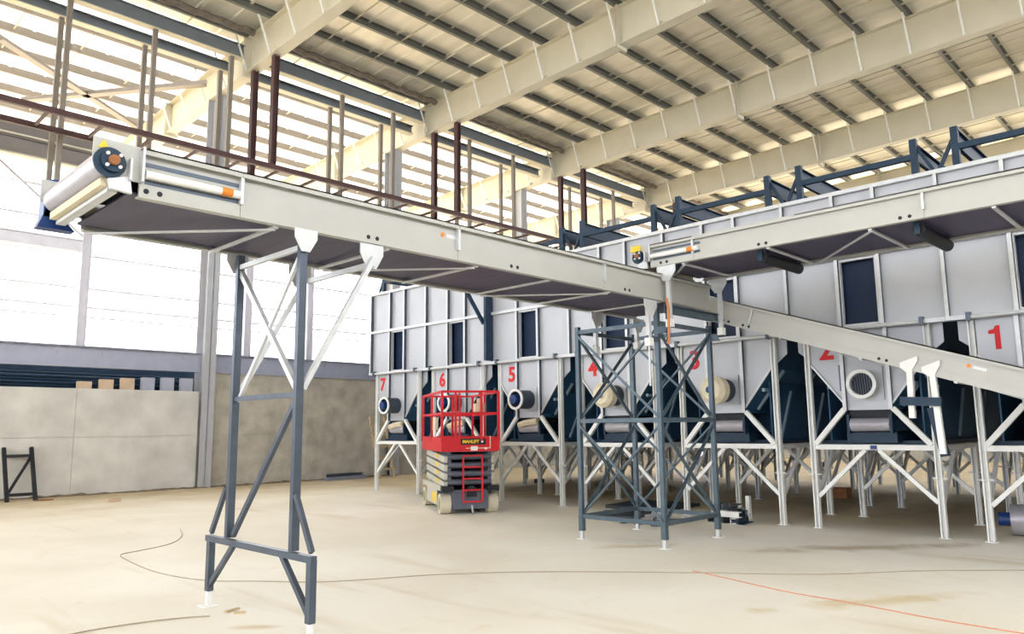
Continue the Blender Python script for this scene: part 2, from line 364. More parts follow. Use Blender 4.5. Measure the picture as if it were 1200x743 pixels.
# ------------------------------------------------------------------ unseen side wall added to cut front light; end wall behind the bins
wr = root('added_wall_right', kind='structure'); tag(wr, 'clad side wall out of view, added to cut front light')
for k in range(31):
    b = B(); x0 = RX[0]+2.02*k; b.box(x0, x0+2.0, YMIN, YMIN+0.08, 0, 8.0); part('cladding_panel', b, 'pale', wr)
we = root('wall_far', kind='structure'); tag(we, 'end wall behind the bins, concrete below, added light-blocking cladding, open frame above')
XE = RX[-1]+0.2
for k in range(7):
    y = YW-0.6-5*k
    b = B(); b.box(XE, XE+0.24, y-4.99, y, 0, 2.9); part('concrete_panel', b, 'concrete', we)
    for q in range(3):
        b = B(); b.box(XE+0.26, XE+0.32, y-1.66*(q+1)+0.01, y-1.66*q, 2.9, 8.6); part('cladding_panel', b, 'girt', we)  # cladding added to darken the space under the bins
    b = B(); b.bar((XE+0.1, y, 2.9), (XE+0.1, y, 12.3), 0.25, 0.3, 'I', t=0.02); part('wall_post', b, 'pale', we)
for z in (3.1, 4.6, 6.1, 7.6, 9.1, 10.6):
    b = B(); b.bar((XE+0.2, YMIN, z), (XE+0.2, YW, z), 0.08, 0.16); part('girt', b, 'girt', we)

# ------------------------------------------------------------------ hung brown walkway frame and pale hanger pairs
hw = root('hanging_walkway_frame', (9.85, 19.6, 8.9), 'dark brown ladder-like steel frame hung from the rafters on paired posts', 'walkway frame')
YA, YB, ZT = 19.0, 20.25, 8.95
for y in (YA, YB):
    b = B(); b.bar((-3, y, ZT), (31, y, ZT), 0.10, 0.14); part('rail_tube', b, 'brown', hw)
k = 0; x = -2.6
while x < 31:
    b = B(); b.bar((x, YA+0.05, ZT), (x, YB-0.05, ZT), 0.06, 0.07); part('rung', b, 'brown', hw); x += 1.16
for X in RX[4:9]:
    for y in (YA, YB):
        b = B(); b.bar((X, y, ZT+0.07), (X, y, zr(y)), 0.17, 0.17, 'I', t=0.02); part('hanger_post', b, 'brown', hw)
hx = [(5.0,), (7.1,), (9.28,), (13.1,), (15.18,), (18.8,), (21.2,), (25.6,), (27.9,)]
for j, (X,) in enumerate(hx):
    near = ['beside the first wall column', 'between two rafters'][0 if j in (2,) else 1]
    r = root('hanger_frame', (X, 21.0, 7.2), 'tan steel hanger frame of two slim posts under the paired roof beams', 'hanger frame', 'hanger frames under the roof beams')
    for y, zt in ((20.62, 12.62), (21.35, 12.42)):
        b = B(); b.bar((X, y, 7.2), (X, y, zt), 0.12, 0.12, 'C', t=0.012); part('hanger_post', b, 'tan_lit', r)
    b = B(); b.bar((X, 20.68, 7.26), (X, 21.29, 7.26), 0.1, 0.1); part('cross_bar', b, 'tan_lit', r)

# ------------------------------------------------------------------ belt conveyors
def shield(b, x, y, z, w=0.24, h=0.26, t=0.014):
    P = [(-w/2, 0), (w/2, 0), (w/2, -h*0.42), (w*0.2, -h), (-w*0.2, -h), (-w/2, -h*0.42)]
    b.plate([(x+u, y, z+v) for u, v in P], (0, t, 0)); return b
def conveyor(mtx, L, w, h, label, joints, slots, zig=1.2, zig0=0.4, tube=True, motor_far=True, logo=None, rollers=()):
    r = root('belt_conveyor', label=label, cat='conveyor', matrix=mtx)
    js = [0.0]+list(joints)+[L]
    for side in (0, 1):
        s = -1 if side == 0 else 1; y = 0 if side == 0 else w
        for i in range(len(js)-1):
            a, c = js[i], js[i+1]; b = B()
            b.box(a, c-0.004, y, y+s*0.012, 0, h)
            b.box(a, c-0.004, y, y+s*0.06, h-0.014, h); b.box(a, c-0.004, y+s*0.05, y+s*0.06, h-0.05, h)
            b.box(a, c-0.004, y+s*0.012, y+s*0.026, 0, h*0.27)
            b.box(a, c-0.004, y, y-s*0.05, 0, 0.012)
            pn = part('side_panel', b, 'side', r)
            if i > 0:
                b = B(); b.box(a-0.016, a+0.012, y+s*0.012, y+s*0.055, h*0.27, h-0.014); part('joint_flange', b, 'galv', pn)
            if side == 0:
                for q in slots:
                    if a <= q < c:
                        for dx in (-0.05, 0.05):
                            b = B(); b.cyl((q+dx, -0.020, h*0.14), (q+dx, -0.030, h*0.14), 0.021, 10); part('slot', b, 'black', pn)
    b = B(); b.box(-0.12, L-0.1, 0.07, w-0.07, h-0.13, h-0.115); b.box(-0.05, L-0.1, 0.05, w-0.05, 0.035, 0.05); part('belt', b, 'belt', r)
    x = zig0; k = 0
    while x < L-0.3:
        b = B(); b.bar((x, 0.02, -0.012), (x, w-0.02, -0.012), 0.04, 0.02); part('under_brace', b, 'galv', r)
        if k % 2 == 0: b = B(); b.bar((x, 0.05, -0.03), (x-zig*0.95, w-0.05, -0.03), 0.035, 0.014); part('under_brace', b, 'galv', r)
        x += zig; k += 1
    for x in rollers:
        b = B(); b.cyl((x, 0.25, -0.06), (x, w-0.05, -0.06), 0.075, 14); rr = part('return_roller', b, 'black', r, True)
        for yb in (0.2, w-0.04):
            b = B(); b.box(x-0.03, x+0.03, yb, yb+0.02, -0.12, 0.03); part('roller_bracket', b, 'navy', rr)
    # head end
    hx, hz, hr = -0.20, h*0.60, h*0.30
    for side, y in ((-1, 0), (1, w)):
        b = B(); b.plate([(-0.33, y+side*0.012, h+0.02), (0.02, y+side*0.012, h+0.01), (0.02, y+side*0.012, h*0.30), (-0.10, y+side*0.012, h*0.30), (-0.33, y+side*0.012, h*0.55)], (0, -side*0.012, 0))
        hp = part('head_plate', b, 'side', r)
        b = B(); b.box(0.0, 0.018, y+side*0.012, y+side*0.07, h*0.3, h); b.box(-0.085, -0.07, y+side*0.012, y+side*0.07, h*0.28, h*0.72); part('stiffener', b, 'galv', hp)
    b = B(); b.cyl((hx, 0.015, hz), (hx, w-0.015, hz), hr, 28); part('head_drum', b, 'drum', r, True)
    b = B(); b.bar((hx-0.01, 0.03, hz-hr-0.035), (hx-0.01, w-0.03, hz-hr-0.035), 0.09, 0.06); sb = part('scraper_bar', b, 'beige', r)
    b = B(); b.bar((hx+0.03, 0.03, hz-hr-0.085), (hx+0.03, w-0.03, hz-hr-0.085), 0.07, 0.03); part('scraper_blade', b, 'galv', sb)
    b = B(); b.plate([(hx-0.02, -0.03, hz-hr-0.02), (hx+0.13, -0.03, hz-hr+0.03), (hx+0.15, -0.03, hz-hr-0.10), (hx+0.0, -0.03, hz-hr-0.09)], (0, 0.04, 0)); part('scraper_bracket', b, 'galv', r)
    b = B(); b.cyl((hx-0.015, -0.014, hz-0.01), (hx-0.015, -0.03, hz-0.01), h*0.30, 28); b.cyl((hx, -0.03, hz), (hx, -0.06, hz), h*0.22, 24); be = part('bearing_housing', b, 'navy', r, True)
    b = B(); b.cyl((hx, -0.06, hz), (hx, -0.09, hz), h*0.10, 18); part('shaft_end', b, 'rust', be, True)
    for q in range(4):
        a = math.pi/4+q*math.pi/2; cx, cz = hx+math.cos(a)*h*0.165, hz+math.sin(a)*h*0.165
        b = B(); b.cyl((cx, -0.06, cz), (cx, -0.078, cz), 0.013, 8); part('bolt', b, 'white', be)
    b = B(); b.plate([(-0.30, -0.014, h-0.06), (-0.22, -0.014, h-0.06), (-0.26, -0.014, h+0.005)], (0, -0.004, 0)); part('warning_sticker', b, 'yellow', r)
    if motor_far:
        b = B(); b.box(hx-0.09, hx+0.09, w+0.03, w+0.19, hz-0.14, hz+0.10); mo = part('gear_motor', b, 'blue', r)
        b = B(); b.cyl((hx, w+0.11, hz+0.10), (hx, w+0.11, hz+0.20), 0.07, 14); part('motor_body', b, 'blue', mo, True)
        b = B(); b.plate([(hx-0.05, w+0.03, hz-0.02), (hx+0.16, w+0.03, hz-0.24), (hx-0.13, w+0.03, hz-0.24)], (0, 0.13, 0)); part('torque_arm', b, 'blue', mo)
    if tube:
        b = B(); b.cyl((0.03, -0.05, h*0.47), (0.78, -0.05, h*0.47), 0.032, 14); tb = part('tension_tube', b, 'white', r, True)
        b = B(); b.cyl((0.62, -0.05, h*0.47), (0.71, -0.05, h*0.47), 0.034, 14); part('orange_sticker', b, 'orange', tb, True)
        for z in (h*0.70, h*0.34):
            b = B(); b.box(0.04, 0.80, -0.016, -0.0125, z-0.016, z+0.016); part('guide_slot', b, 'steel', r)
    for q in (logo or ()):
        b = B(); b.cyl((q, -0.0125, h*0.64), (q, -0.016, h*0.64), 0.026, 14); part('round_logo', b, 'orange', r)
        b = B(); b.box(q+0.05, q+0.20, -0.0125, -0.0145, h*0.58, h*0.68); part('pale_logo_strip', b, 'galv', r)
    return r
C1 = conveyor(axes((1, 0, 0), (0, 1, 0), (0, 0, 1), (1.97, 5.88, 3.40)), 8.35, 1.34, 0.38,
    'long level belt conveyor carried on the slim splayed trestle', (0.80, 3.2, 5.7), (0.10, 2.12, 4.05, 6.2), 1.18, 1.15, logo=(3.0,))
C2 = conveyor(axes((0, -1, 0), (1, 0, 0), (0, 0, 1), (9.02, 6.02, 3.90)), 8.0, 1.42, 0.33,
    'level belt conveyor running along the upper bin wall from the lattice tower', (0.70, 3.6, 6.0), (0.22, 1.7, 3.4), 1.25, 0.5, rollers=(1.55, 3.45, 5.35), motor_far=False, logo=())
b = B(); b.box(-0.33, -0.17, -0.035, -0.014, 0.27, 0.36); part('yellow_guard', b, 'yellow', C2)
tilt = math.radians(18.6); ct, st = math.cos(tilt), math.sin(tilt)
h3 = onx(794, 352, 10.75)
C3 = conveyor(axes((0, -ct, -st), (1, 0, 0), (0, -st, ct), (10.75, h3.y, h3.z-0.20)), 9.6, 1.2, 0.36,
    'sloping belt conveyor descending in front of bins 1 to 3', (1.30, 5.4, 7.6), (0.9, 1.25, 3.3, 5.6), 1.2, 0.6, tube=False, motor_far=False, logo=(4.3,))

# trestle under the level conveyor
TX = 3.35
tr = root('conveyor_trestle', (TX, 6.45, 0), 'slim splayed steel trestle with white feet holding up the long level conveyor', 'trestle')
yn, yf = 5.85, 7.03
def pb(nm, p, q, w, h=None, m='steel', prof='rect', par=None, t=0.01, up=(0, 0, 1)):
    b = B(); b.bar(p, q, w, h, prof, up, t); return part(nm, b, m, par)
for y, yo in ((yn, 5.53), (yf, 7.36)):
    pb('leg', (TX, y, 0.66), (TX, y, 3.36), 0.055, 0.07, 'steel', 'C', tr)
    pb('outrigger', (TX-0.02, yo, 0.14), (TX-0.02, yo, 0.62), 0.065, 0.06, 'steel', 'rect', tr)
    f = pb('foot', (TX-0.02, yo, 0.012), (TX-0.02, yo, 0.15), 0.04, 0.04, 'white', 'rect', tr)
    b = B(); b.box(TX-0.09, TX+0.05, yo-0.07, yo+0.07, 0, 0.012); part('foot_plate', b, 'white', f)
    pb('outrigger_brace', (TX-0.02, yo, 0.68), (TX-0.02, y+(0.05 if yo > y else -0.05), 1.12), 0.035, 0.045, 'steel', 'rect', tr)
    s = 1 if yo > y else -1
    pb('outrigger_brace', (TX-0.02, yo, 0.18), (TX-0.02, y-s*0.16, 0.62), 0.04, 0.045, 'steel', 'rect', tr)
    b = B(); P = [(-0.11, 0), (0.11, 0), (0.11, -0.08), (0.04, -0.2), (-0.04, -0.2), (-0.11, -0.08)]
    b.plate([(TX+u, y+(0.06 if s > 0 else -0.06), 3.39+v) for u, v in P], (0, 0.012, 0)); part('head_gusset', b, 'galv', tr)
pb('foot_beam', (TX-0.03, 5.48, 0.63), (TX-0.03, 7.41, 0.63), 0.055, 0.055, 'steel', 'rect', tr)
pb('cross_bar', (TX, yn, 1.95), (TX, yf, 1.95), 0.04, 0.045, 'steel', 'rect', tr)
pb('cross_bar', (TX, yn, 3.24), (TX, yf, 3.24), 0.04, 0.045, 'galv', 'rect', tr)
pb('diagonal', (TX+0.01, yf, 3.20), (TX+0.01, yn+0.02, 1.98), 0.045, 0.05, 'galv', 'rect', tr)
pb('diagonal', (TX+0.01, yn+0.03, 1.92), (TX+0.01, yf-0.06, 0.68), 0.04, 0.045, 'steel', 'rect', tr)
pb('diagonal', (TX+0.015, yf-0.05, 1.93), (TX+0.015, yn+0.05, 3.19), 0.03, 0.035, 'galv', 'rect', tr)
for y in (yn, yf):
    gx = 4.10
    pb('thrust_brace', (gx, y, 3.26), (TX+0.04, y, 2.0), 0.045, 0.045, 'galv', 'rect', tr)
    b = B(); shield(b, gx, 5.875 if y == yn else 7.2, 3.40, 0.26, 0.24); part('head_gusset', b, 'galv', tr)
pb('thrust_tie', (gx, yn, 3.20), (gx, yf, 3.20), 0.04, 0.05, 'galv', 'rect', tr)

# lattice tower where the three conveyors meet
TXs, TYs = (9.03, 10.45), (5.98, 7.43)
tw = root('lattice_tower', (9.74, 6.7, 0), 'cross-braced lattice steel tower where the three conveyors meet', 'tower')
for X in TXs:
    for Y in TYs:
        top = 3.46 if (X, Y) == (TXs[0], TYs[0]) else 3.18
        pb('leg', (X, Y, 0.17), (X, Y, top), 0.065, 0.065, 'tower', 'L', tw, 0.014)
        b = B(); b.bar((X, Y, 0.12), (X, Y, 0.34), 0.075, 0.075); part('leg_sleeve', b, 'tower', tw)
        f = pb('foot', (X, Y, 0.01), (X, Y, 0.2), 0.05, 0.05, 'galv', 'rect', tw)
        b = B(); b.box(X-0.06, X+0.06, Y-0.06, Y+0.06, 0, 0.01); part('foot_plate', b, 'white', f)
for z in (0.33, 1.74, 3.10):
    for X in TXs: pb('cross_bar', (X, TYs[0]+0.03, z), (X, TYs[1]-0.03, z), 0.045, 0.06, 'tower', 'rect', tw)
    for Y in TYs: pb('cross_bar', (TXs[0]+0.03, Y, z), (TXs[1]-0.03, Y, z), 0.045, 0.06, 'tower', 'rect', tw)
for (za, zb2) in ((0.36, 1.70), (1.78, 3.06)):
    for X in TXs:
        for k, (ya, yb) in enumerate(((TYs[0], TYs[1]), (TYs[1], TYs[0]))):
            pb('diagonal', (X-0.03+0.05*k, ya, za), (X-0.03+0.05*k, yb, zb2), 0.034, 0.038, 'tower', 'L', tw, 0.008)
    for Y in TYs:
        for k, (xa, xb) in enumerate(((TXs[0], TXs[1]), (TXs[1], TXs[0]))):
            pb('diagonal', (xa, Y-0.03+0.05*k, za), (xb, Y-0.03+0.05*k, zb2), 0.034, 0.038, 'tower', 'L', tw, 0.008)
# adjustable heads between tower and conveyors
def head_post(x, y, z0, z1, along):
    b = B(); b.bar((x, y, z0), (x, y, z1-0.1), 0.055, 0.055); hp = part('head_post', b, 'galv', tw)
    b = B(); P = [(-0.15, 0), (0.15, 0), (0.15, -0.09), (0.055, -0.22), (-0.055, -0.22), (-0.15, -0.09)]
    if along == 'x': b.plate([(x+u, y-0.05, z1+v) for u, v in P], (0, 0.012, 0))
    else: b.plate([(x-0.05, y+u, z1+v) for u, v in P], (0.012, 0, 0))
    part('head_gusset', b, 'galv', hp)
    b = B(); b.box(x-0.045, x+0.045, y-0.045, y+0.045, z0, z0+0.11); part('clamp', b, 'white', hp)
head_post(9.03, 5.76, 3.02, 3.89, 'y'); head_post(10.45, 5.76, 3.02, 3.89, 'y')
head_post(9.12, 7.15, 2.75, 3.39, 'x'); head_post(8.75, 5.93, 2.75, 3.39, 'x'); head_post(10.2, 7.15, 2.9, 3.39, 'x')
pb('threaded_rod', (8.75, 5.93, 2.2), (8.75, 5.93, 2.76), 0.022, 0.022, 'galv', 'rect', tw)
pb('head_tie', (8.72, 5.93, 2.86), (9.03, 5.98, 2.86), 0.05, 0.07, 'tower', 'rect', tw)
pb('head_beam', (9.0, 5.80, 3.28), (10.5, 5.80, 3.28), 0.06, 0.13, 'tower', 'C', tw)
pb('head_beam', (9.0, 5.80, 2.99), (9.0, 5.98, 2.99), 0.06, 0.10, 'tower', 'C', tw)
pb('head_beam', (10.45, 5.80, 2.99), (10.45, 5.98, 2.99), 0.06, 0.10, 'tower', 'C', tw)
b = B(); b.tube([(9.0, 5.78, 3.42), (8.97, 5.74, 3.25), (8.98, 5.75, 3.05), (8.99, 5.76, 2.86), (8.97, 5.77, 2.78)], 0.018, 8)
tag(part('lifting_strap', b, 'copper', None, True), 'orange lifting strap hanging on the tower corner post', 'strap')

# hanging legs below the sloping conveyor
hl = root('hanging_leg_frame', (10.8, 3.0, 1.2), 'unfixed white telescopic leg frame hanging below the sloping conveyor', 'leg frame')
LG = ((onx(1066, 425, 10.75), onx(1070, 490, 10.75)), (onx(1092, 430, 10.75), onx(1106, 532, 10.75)))
for k, (a, c) in enumerate(LG):
    xx = 10.74+0.0*k
    pb('leg', (xx, a.y, a.z+0.02), (xx, c.y, c.z), 0.07, 0.07, 'white', 'rect', hl)
    b = B(); P = [(-0.11, 0), (0.11, 0), (0.11, -0.06), (0.04, -0.15), (-0.04, -0.15), (-0.11, -0.06)]
    b.plate([(10.70, a.y+u, a.z-u*0.33+0.04+v) for u, v in P], (0.012, 0, 0)); part('head_gusset', b, 'white', hl)
a, c = onx(1056, 470, 10.7), onx(1104, 471, 10.7)
b = B(); b.bar((10.69, a.y, a.z), (10.69, c.y, c.z), 0.07, 0.11); part('clamp_bar', b, 'navy', hl)
a, c = onx(1092, 478, 10.86), onx(1106, 533, 10.86)
b = B(); b.bar((10.86, a.y, a.z), (10.86, c.y-0.02, c.z-0.02), 0.10, 0.08); part('inner_channel', b, 'navy', hl)

# ------------------------------------------------------------------ storage bins
XB, BW, PITCH = 12.45, 1.93, 2.43
ZB, ZH, ZL, ZM, ZTop = 1.29, 1.87, 3.17, 4.34, 5.42
CL, CR = 0.62, 1.31            # chute edges measured from the bin's own start
GAP = (PITCH-BW)/2
DEP = 10.0
def ly(u): return BW/2-u       # local y from u
def make_bin():
    r = root('storage_bin', (XB, 0, 0), local=True)
    # hopper shell, open at the front
    P = [(0.10, ZTop-0.05), (0.10, 2.62), (CL, 1.95), (CL, ZH), (CR, ZH), (CR, 1.95), (BW-0.10, 2.62), (BW-0.10, ZTop-0.05)]
    bb = B(); A = [bb.bm.verts.new((0.05, ly(u), z)) for u, z in P]; C = [bb.bm.verts.new((DEP, ly(u), z)) for u, z in P]
    for i in range(len(P)): bb.bm.faces.new((A[i], A[(i+1) % len(P)], C[(i+1) % len(P)], C[i]))
    bb.bm.faces.new(C); part('hopper_shell', bb, 'hopper', r)
    for side in (0, 1):        # ribs on the sloping hopper sides
        for k in range(7):
            xx = 0.45+k*1.3; s = (lambda u: u) if side == 0 else (lambda u: BW-u)
            b = B(); b.bar((xx, ly(s(0.085)), 2.60), (xx, ly(s(CL-0.015)), 1.93), 0.05, 0.05); part('hopper_rib', b, 'rib', r)
        b = B(); u = 0.36 if side == 0 else BW-0.36
        b.bar((0.1, ly(u-0.04 if side == 0 else u+0.04), 2.26), (DEP, ly(u-0.04 if side == 0 else u+0.04), 2.26), 0.05, 0.06); part('hopper_stringer', b, 'rib', r)
    # number tier
    for nm, Q in (('panel', [(0.10, ZL), (0.10, 2.62), (CL, 1.95), (CL, ZL)]), ('panel', [(CL, ZL), (CL, ZH), (CR, ZH), (CR, ZL)]), ('panel', [(CR, ZL), (CR, 1.95), (BW-0.10, 2.62), (BW-0.10, ZL)])):
        b = B(); b.plate([(0.0, ly(u), z) for u, z in Q], (0.02, 0, 0)); part('panel', b, 'panel', r)
    for u in (CL, CR):
        b = B(); b.box(-0.075, 0.0, ly(u)-0.02, ly(u)+0.02, ZH, ZL); sd_ = part('stud', b, 'steel', r)  # shaded side of the galvanised stud put into a darker body colour
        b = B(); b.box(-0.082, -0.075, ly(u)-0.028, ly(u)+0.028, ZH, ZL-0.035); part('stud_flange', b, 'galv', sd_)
    for (u0, z0, u1, z1) in ((0.10, 2.62, CL, 1.95), (BW-0.10, 2.62, CR, 1.95)):
        b = B(); b.bar((-0.015, ly(u0), z0), (-0.015, ly(u1), z1), 0.03, 0.03); part('edge_flange', b, 'galv', r)
    # upper tiers: thirds, middle of the lower one open
    us = [-GAP+0.02, CL+0.02, CR-0.02, BW+GAP-0.02]
    for (za, zb2, op) in ((ZL, ZM, True), (ZM, ZTop, False)):
        for k in range(3):
            if op and k == 1:
                b = B(); y0, y1 = ly(us[1]+0.03), ly(us[2]-0.03)
                b.box(-0.03, 0.05, y0-0.02, y0, za+0.05, zb2-0.03); b.box(-0.03, 0.05, y1, y1+0.04, za+0.05, zb2-0.03)
                b.box(-0.03, 0.05, y1+0.04, y0-0.02, zb2-0.07, zb2-0.03); b.box(-0.03, 0.05, y1+0.04, y0-0.02, za+0.03, za+0.07)
                part('opening_frame', b, 'galv', r)
                b = B(); b.box(0.14, 0.15, y0+0.03, y1-0.03, za+0.02, zb2-0.02); part('opening_shade_plate', b, 'opening_shade', r); continue  # added navy plate, painted stand-in for the unlit interior
            b = B(); b.box(0.0, 0.02, ly(us[k]), ly(us[k+1]), za, zb2); part('panel', b, 'panel', r)
        for k, u in enumerate(us[:3]):
            uu = u if k else -GAP+0.025
            b = B(); b.box(-0.085, 0.0, ly(uu)-0.022, ly(uu)+0.022, za, zb2); sd_ = part('stud', b, 'steel', r)  # dark body colour paints the stud's shaded side behind its pale flange
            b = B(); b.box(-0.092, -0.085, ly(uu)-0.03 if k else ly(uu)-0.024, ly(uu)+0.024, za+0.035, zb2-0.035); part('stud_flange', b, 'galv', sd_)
    for z, pr in ((ZL, 0.09), (ZM, 0.07), (ZTop, 0.07)):
        b = B(); b.box(-pr-0.02, 0.02, ly(-GAP+0.002), ly(BW+GAP-0.002), z-0.032, z+0.032); part('rail', b, 'galv', r)
    b = B(); b.cyl((-0.14, ly(0.02), ZL-0.01), (-0.14, ly(BW-0.02), ZL-0.01), 0.032, 10); pr = part('rail_pipe', b, 'galv', r, True)
    for u in (0.06, BW-0.06):
        b = B(); b.box(-0.19, -0.09, ly(u)-0.03, ly(u)+0.03, ZL-0.06, ZL+0.06); part('pipe_bracket', b, 'steel', pr)
    for (ua, ub, uc) in ((-0.15, 0.10, 1), (BW-0.10, BW+0.15, -1)):
        lo = [(ua, ZL), (ua, 2.86), (ub, 2.66), (ub, ZL)] if uc == 1 else [(ua, ZL), (ua, 2.66), (ub, 2.86), (ub, ZL)]
        b = B(); b.plate([(0.10, ly(u), z) for u, z in lo], (0.02, 0, 0)); part('gap_panel', b, 'panel', r)
    # chute throat, discharge roller and tray
    b = B(); b.box(0.05, 0.5, ly(CL+0.02), ly(CR-0.02), 1.74, ZH-0.005); part('throat', b, 'black', r)
    b = B(); b.cyl((0.04, ly(CL+0.05), 1.64), (0.04, ly(CR-0.05), 1.64), 0.105, 18); dr = part('discharge_roller', b, 'drum', r, True)
    for u in (CL+0.025, CR-0.025):
        b = B(); b.box(-0.05, 0.13, ly(u)-0.02, ly(u)+0.02, 1.50, 1.80); part('roller_bracket', b, 'navy', dr)
    b = B(); b.box(0.02, DEP, ly(CL-0.03), ly(CR+0.03), 1.36, 1.52); part('tray', b, 'navy', r)
    b = B(); b.box(0.25, DEP, ly(0.08), ly(BW-0.08), ZB+0.04, ZB+0.10); part('deck', b, 'navy', r)
    for (u0, u1) in ((CL-0.02, 0.10), (CR+0.02, BW-0.10)):
        b = B(); b.bar((-0.03, ly(u0), ZH+0.02), (-0.03, ly(u1), ZB+0.04), 0.07, 0.075); part('chute_strut', b, 'white', r)
    for u in (0.26, BW-0.26):
        b = B(); b.box(0.22, DEP-0.2, ly(u)-0.012, ly(u)+0.012, ZB+0.10, 2.40); part('skirt_board', b, 'hopper', r)
        for k in range(6):
            b = B(); sg = -1 if u < 1 else 1; yy = ly(u)-sg*0.03
            b.bar((0.5+k*1.45, yy, ZB+0.14), (1.0+k*1.45, yy, 2.25), 0.04, 0.04); part('skirt_rib', b, 'rib', r)
    b = B(); b.box(2.2, 2.24, ly(0.28), ly(BW-0.28), ZB+0.10, 1.90); part('back_board', b, 'hopper', r)
    # leg rows
    for k in range(6):
        xx = 0.0 if k == 0 else 2.0*k-0.05
        m = 'white' if k < 2 else 'galv'
        for u in (0.045, BW-0.045):
            b = B(); b.bar((xx, ly(u), 0), (xx, ly(u), ZL if k == 0 else ZB), 0.085, 0.085, 'C', t=0.02, up=(0, 1, 0)); lg = part('leg', b, m, r)
            if k < 3:
                b = B(); b.box(xx-0.07, xx+0.07, ly(u)-0.07, ly(u)+0.07, 0.0, 0.012); part('foot_plate', b, m, lg)
                b = B(); b.cyl((xx, ly(u)-0.10, 0.85), (xx, ly(u)+0.10, 0.85), 0.014, 8); part('cross_pin', b, 'white', lg)
        b = B(); b.box(xx-0.035, xx+0.035, ly(0.09), ly(BW-0.09), ZB-0.04, ZB+0.04); part('cross_beam', b, m, r)
        for (u0, u1) in ((BW/2-0.10, 0.09), (BW/2+0.10, BW-0.09)):
            b = B(); b.bar((xx, ly(u0), ZB-0.04), (xx, ly(u1), 0.50), 0.05, 0.06); part('knee_brace', b, m if k < 2 else 'galv', r)
        if k < 5:
            for u in (0.045, BW-0.045):
                b = B(); b.bar((xx+0.05, ly(u), 0.45), (xx+0.85, ly(u), ZB-0.02), 0.05, 0.05); part('side_brace', b, 'galv', r)
    for u in (0.045, BW-0.045):
        b = B(); b.box(0.05, DEP, ly(u)-0.035, ly(u)+0.035, ZB-0.04, ZB+0.03); part('side_beam', b, 'galv', r)
    return r
proto = make_bin()
NAMES = {7: 'with an open blue duct, beside the brown concrete wall', 6: 'with an open blue duct, standing behind the red lift', 5: 'with an open blue duct, next to the lattice tower',
         4: 'with a plastic-wrapped duct end, behind the lattice tower', 3: 'with a plastic-wrapped duct end, behind the sloping conveyor head', 2: 'with a bare black ribbed duct mouth', 1: 'partly hidden by the foot of the sloping conveyor'}
for n in range(7, 0, -1):
    yl = 17.5-PITCH*(7-n)
    r = proto if n == 7 else copy_tree(proto)
    r.location = (XB, yl-BW/2, 0)
    tag(r, 'grey steel storage bin numbered %d %s' % (n, NAMES[n]), 'bin', 'numbered storage bins in a row'); ORG[r.name] = V((0, 0, 0))
